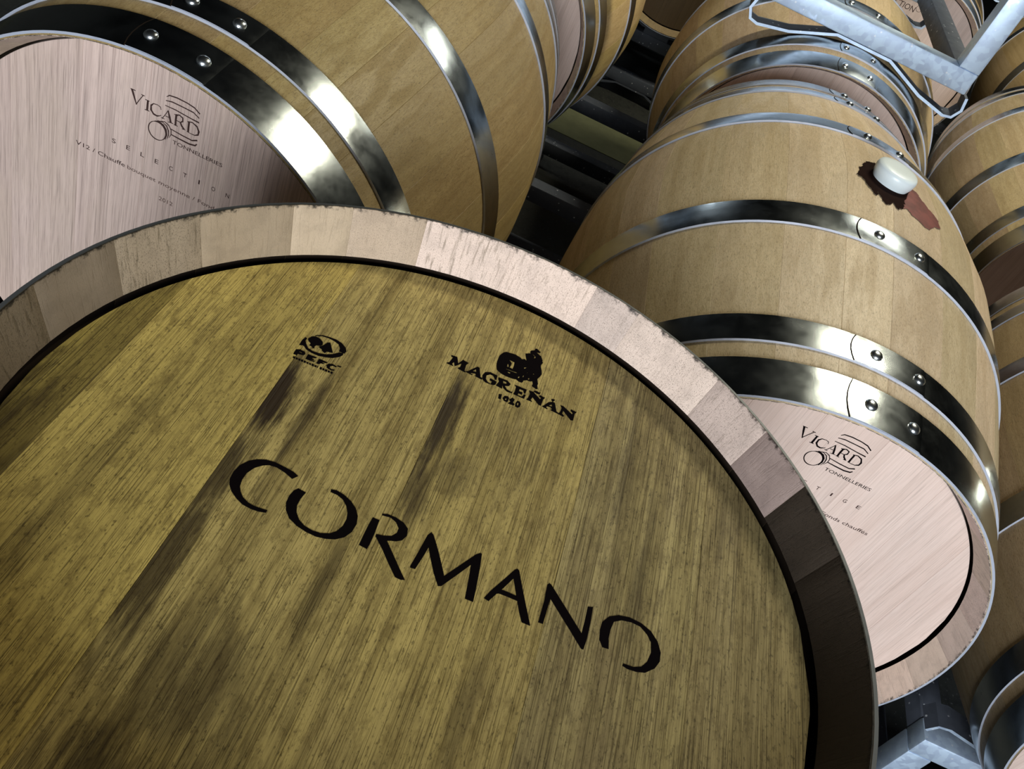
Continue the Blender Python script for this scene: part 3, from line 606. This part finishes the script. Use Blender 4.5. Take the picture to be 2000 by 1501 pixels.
# ------------------------------------------------------------------ steel racks
SAD = [(-0.244, 0.0), (-0.250, -0.026), (-0.240, -0.046), (-0.222, -0.050), (-0.155, -0.036), (-0.062, 0.0), (0.062, 0.0), (0.155, -0.036), (0.222, -0.050), (0.240, -0.046), (0.250, -0.026), (0.244, 0.0)]
def strip(bm, pts, y0, y1, th):
    """Bent flat bar: a path in x-z with thickness, extruded along y."""
    P = [Vector((x, 0, z)) for x, z in pts]; n = len(P); up = []; lo = []
    for i in range(n):
        t = (P[min(i+1, n-1)] - P[max(i-1, 0)]).normalized(); nn = Vector((-t.z, 0, t.x))
        up.append(P[i] + nn * th / 2); lo.append(P[i] - nn * th / 2)
    ring = up + lo[::-1]
    a = [bm.verts.new((p.x, y0, p.z)) for p in ring]; b = [bm.verts.new((p.x, y1, p.z)) for p in ring]
    m = len(ring)
    for i in range(m):
        j = (i + 1) % m; bm.faces.new((a[i], a[j], b[j], b[i]))
    for i in range(n - 1):
        bm.faces.new((a[i], a[i+1], a[m-2-i], a[m-1-i])); bm.faces.new((b[m-1-i], b[m-2-i], b[i+1], b[i]))
def make_rack(label, xs, y_front, y_rear, z_low, z_up, low_saddles, up_z=None, floor_z=None, group=None, mat='galv'):
    """Two welded frames joined by side rails; saddles hug the barrels below and above.
    z_low: underside of the bottom bars; z_up: top of the top bars."""
    x0, x1 = min(xs) - 0.235, max(xs) + 0.235
    y0 = (y_front + y_rear) / 2
    t = tag(empty('barrel_rack', ((x0 + x1) / 2, y0, z_low)), label, 'rack', group)
    T = 0.046
    def part(name, bm): return link(name, bm_mesh(name, bm, [M[mat]], True), t)
    def saddle(bm):
        me = bm_mesh('saddle', bm, [M['galv_shaded'], M[mat]], True)
        for p in me.polygons:                       # bright cut edges, faces with painted-in shade
            if abs(p.normal.y) > 0.9: p.material_index = 1
        return link('saddle', me, t)
    ox, oz = (x0 + x1) / 2, z_low
    for y in (y_front, y_rear):
        yy = y - y0
        for nm, zc in (('bottom_bar', z_low + T/2), ('top_bar', z_up - T/2)):
            bm = bmesh.new(); box_bm(bm, 0, yy, zc - oz, x1 - x0, T, T, 0.004); part(nm, bm)
        for x in (x0 + T/2, x1 - T/2):
            bm = bmesh.new(); box_bm(bm, x - ox, yy, (z_low + z_up)/2 - oz, T, T, z_up - z_low - 2*T + 0.001, 0.003); part('post', bm)
        for i, xc in enumerate(xs):
            if low_saddles:
                bm = bmesh.new(); strip(bm, [(xc - ox + px, pz - 0.003) for px, pz in SAD], yy - 0.023, yy + 0.023, 0.006); saddle(bm)
            uz = (up_z[i] if up_z else z_up)
            bm = bmesh.new(); strip(bm, [(xc - ox + px, uz - 0.003 - oz - pz) for px, pz in SAD[1:-1]], yy - 0.023, yy + 0.023, 0.006); saddle(bm)
            if uz > z_up + 0.008:
                bm = bmesh.new(); box_bm(bm, xc - ox, yy, (uz + z_up)/2 - 0.003 - oz, 0.10, 0.04, uz - z_up - 0.003); part('riser', bm)
    for x in (x0 + T/2, x1 - T/2):
        for zc in (z_low + T/2, z_up - T/2):
            bm = bmesh.new(); box_bm(bm, x - ox, 0, zc - oz, T, y_rear - y_front - T, T * 0.9, 0.003)
            link('side_rail', bm_mesh('side_rail', bm, [M['galv_shaded']], True), t)
    return t
def rb(yoff): return prof(yoff)
fl = 0.0
lowz = 0.053
def contact(cz, off): return cz + FLOOR_TO_EYE - prof(off) - 0.0005
zA, zB = contact(-0.78943, -0.29), contact(-0.75609, -0.29)
make_rack('galvanised steel rack on the floor under the two front barrels', [-0.4017, 0.3938], 0.98, 1.555, lowz, min(zA, zB), True, [zB, zA])
zD, zE = contact(-0.7987, -0.32), contact(-0.7727, -0.32)
make_rack('galvanised steel rack on the floor under the second-row barrels, seen in the dark gap', [-0.3647, 0.4380], 2.09, 2.72, lowz, min(zD, zE), True, [zE, zD], mat='galv_shaded')
zF = contact(-0.8188, -0.29)
make_rack('galvanised steel rack corner at bottom right under the right-edge barrel', [1.1719, 1.96], 1.00, 1.58, lowz, zF, True)
zG = contact(-0.8640, -0.33)
make_rack('galvanised steel rack on the floor under the upper-right edge barrel', [1.3197, 2.10], 2.33, 2.98, lowz, zG, True)
zH = contact(-0.8000, -0.33)
make_rack('galvanised steel rack on the floor under the third-row barrels', [0.06, 0.825, 1.66], 3.56, 4.20, lowz, zH - 0.010, True, [zH + 0.015, zH - 0.010, zH], mat='galv_shaded')
topD = -0.7987 + FLOOR_TO_EYE + prof(-0.345) + 0.0065
make_rack('bluish galvanised steel rack standing on top of the barrels at upper right', [-0.3647, 0.4380], 2.075, 2.72, topD + 0.0, topD + 0.29, True)
topH = -0.7850 + FLOOR_TO_EYE + prof(-0.33) + 0.0065
make_rack('galvanised steel rack on top of the third-row barrels, small in the upper right corner', [0.06, 0.825], 3.55, 4.18, topH, topH + 0.29, True)
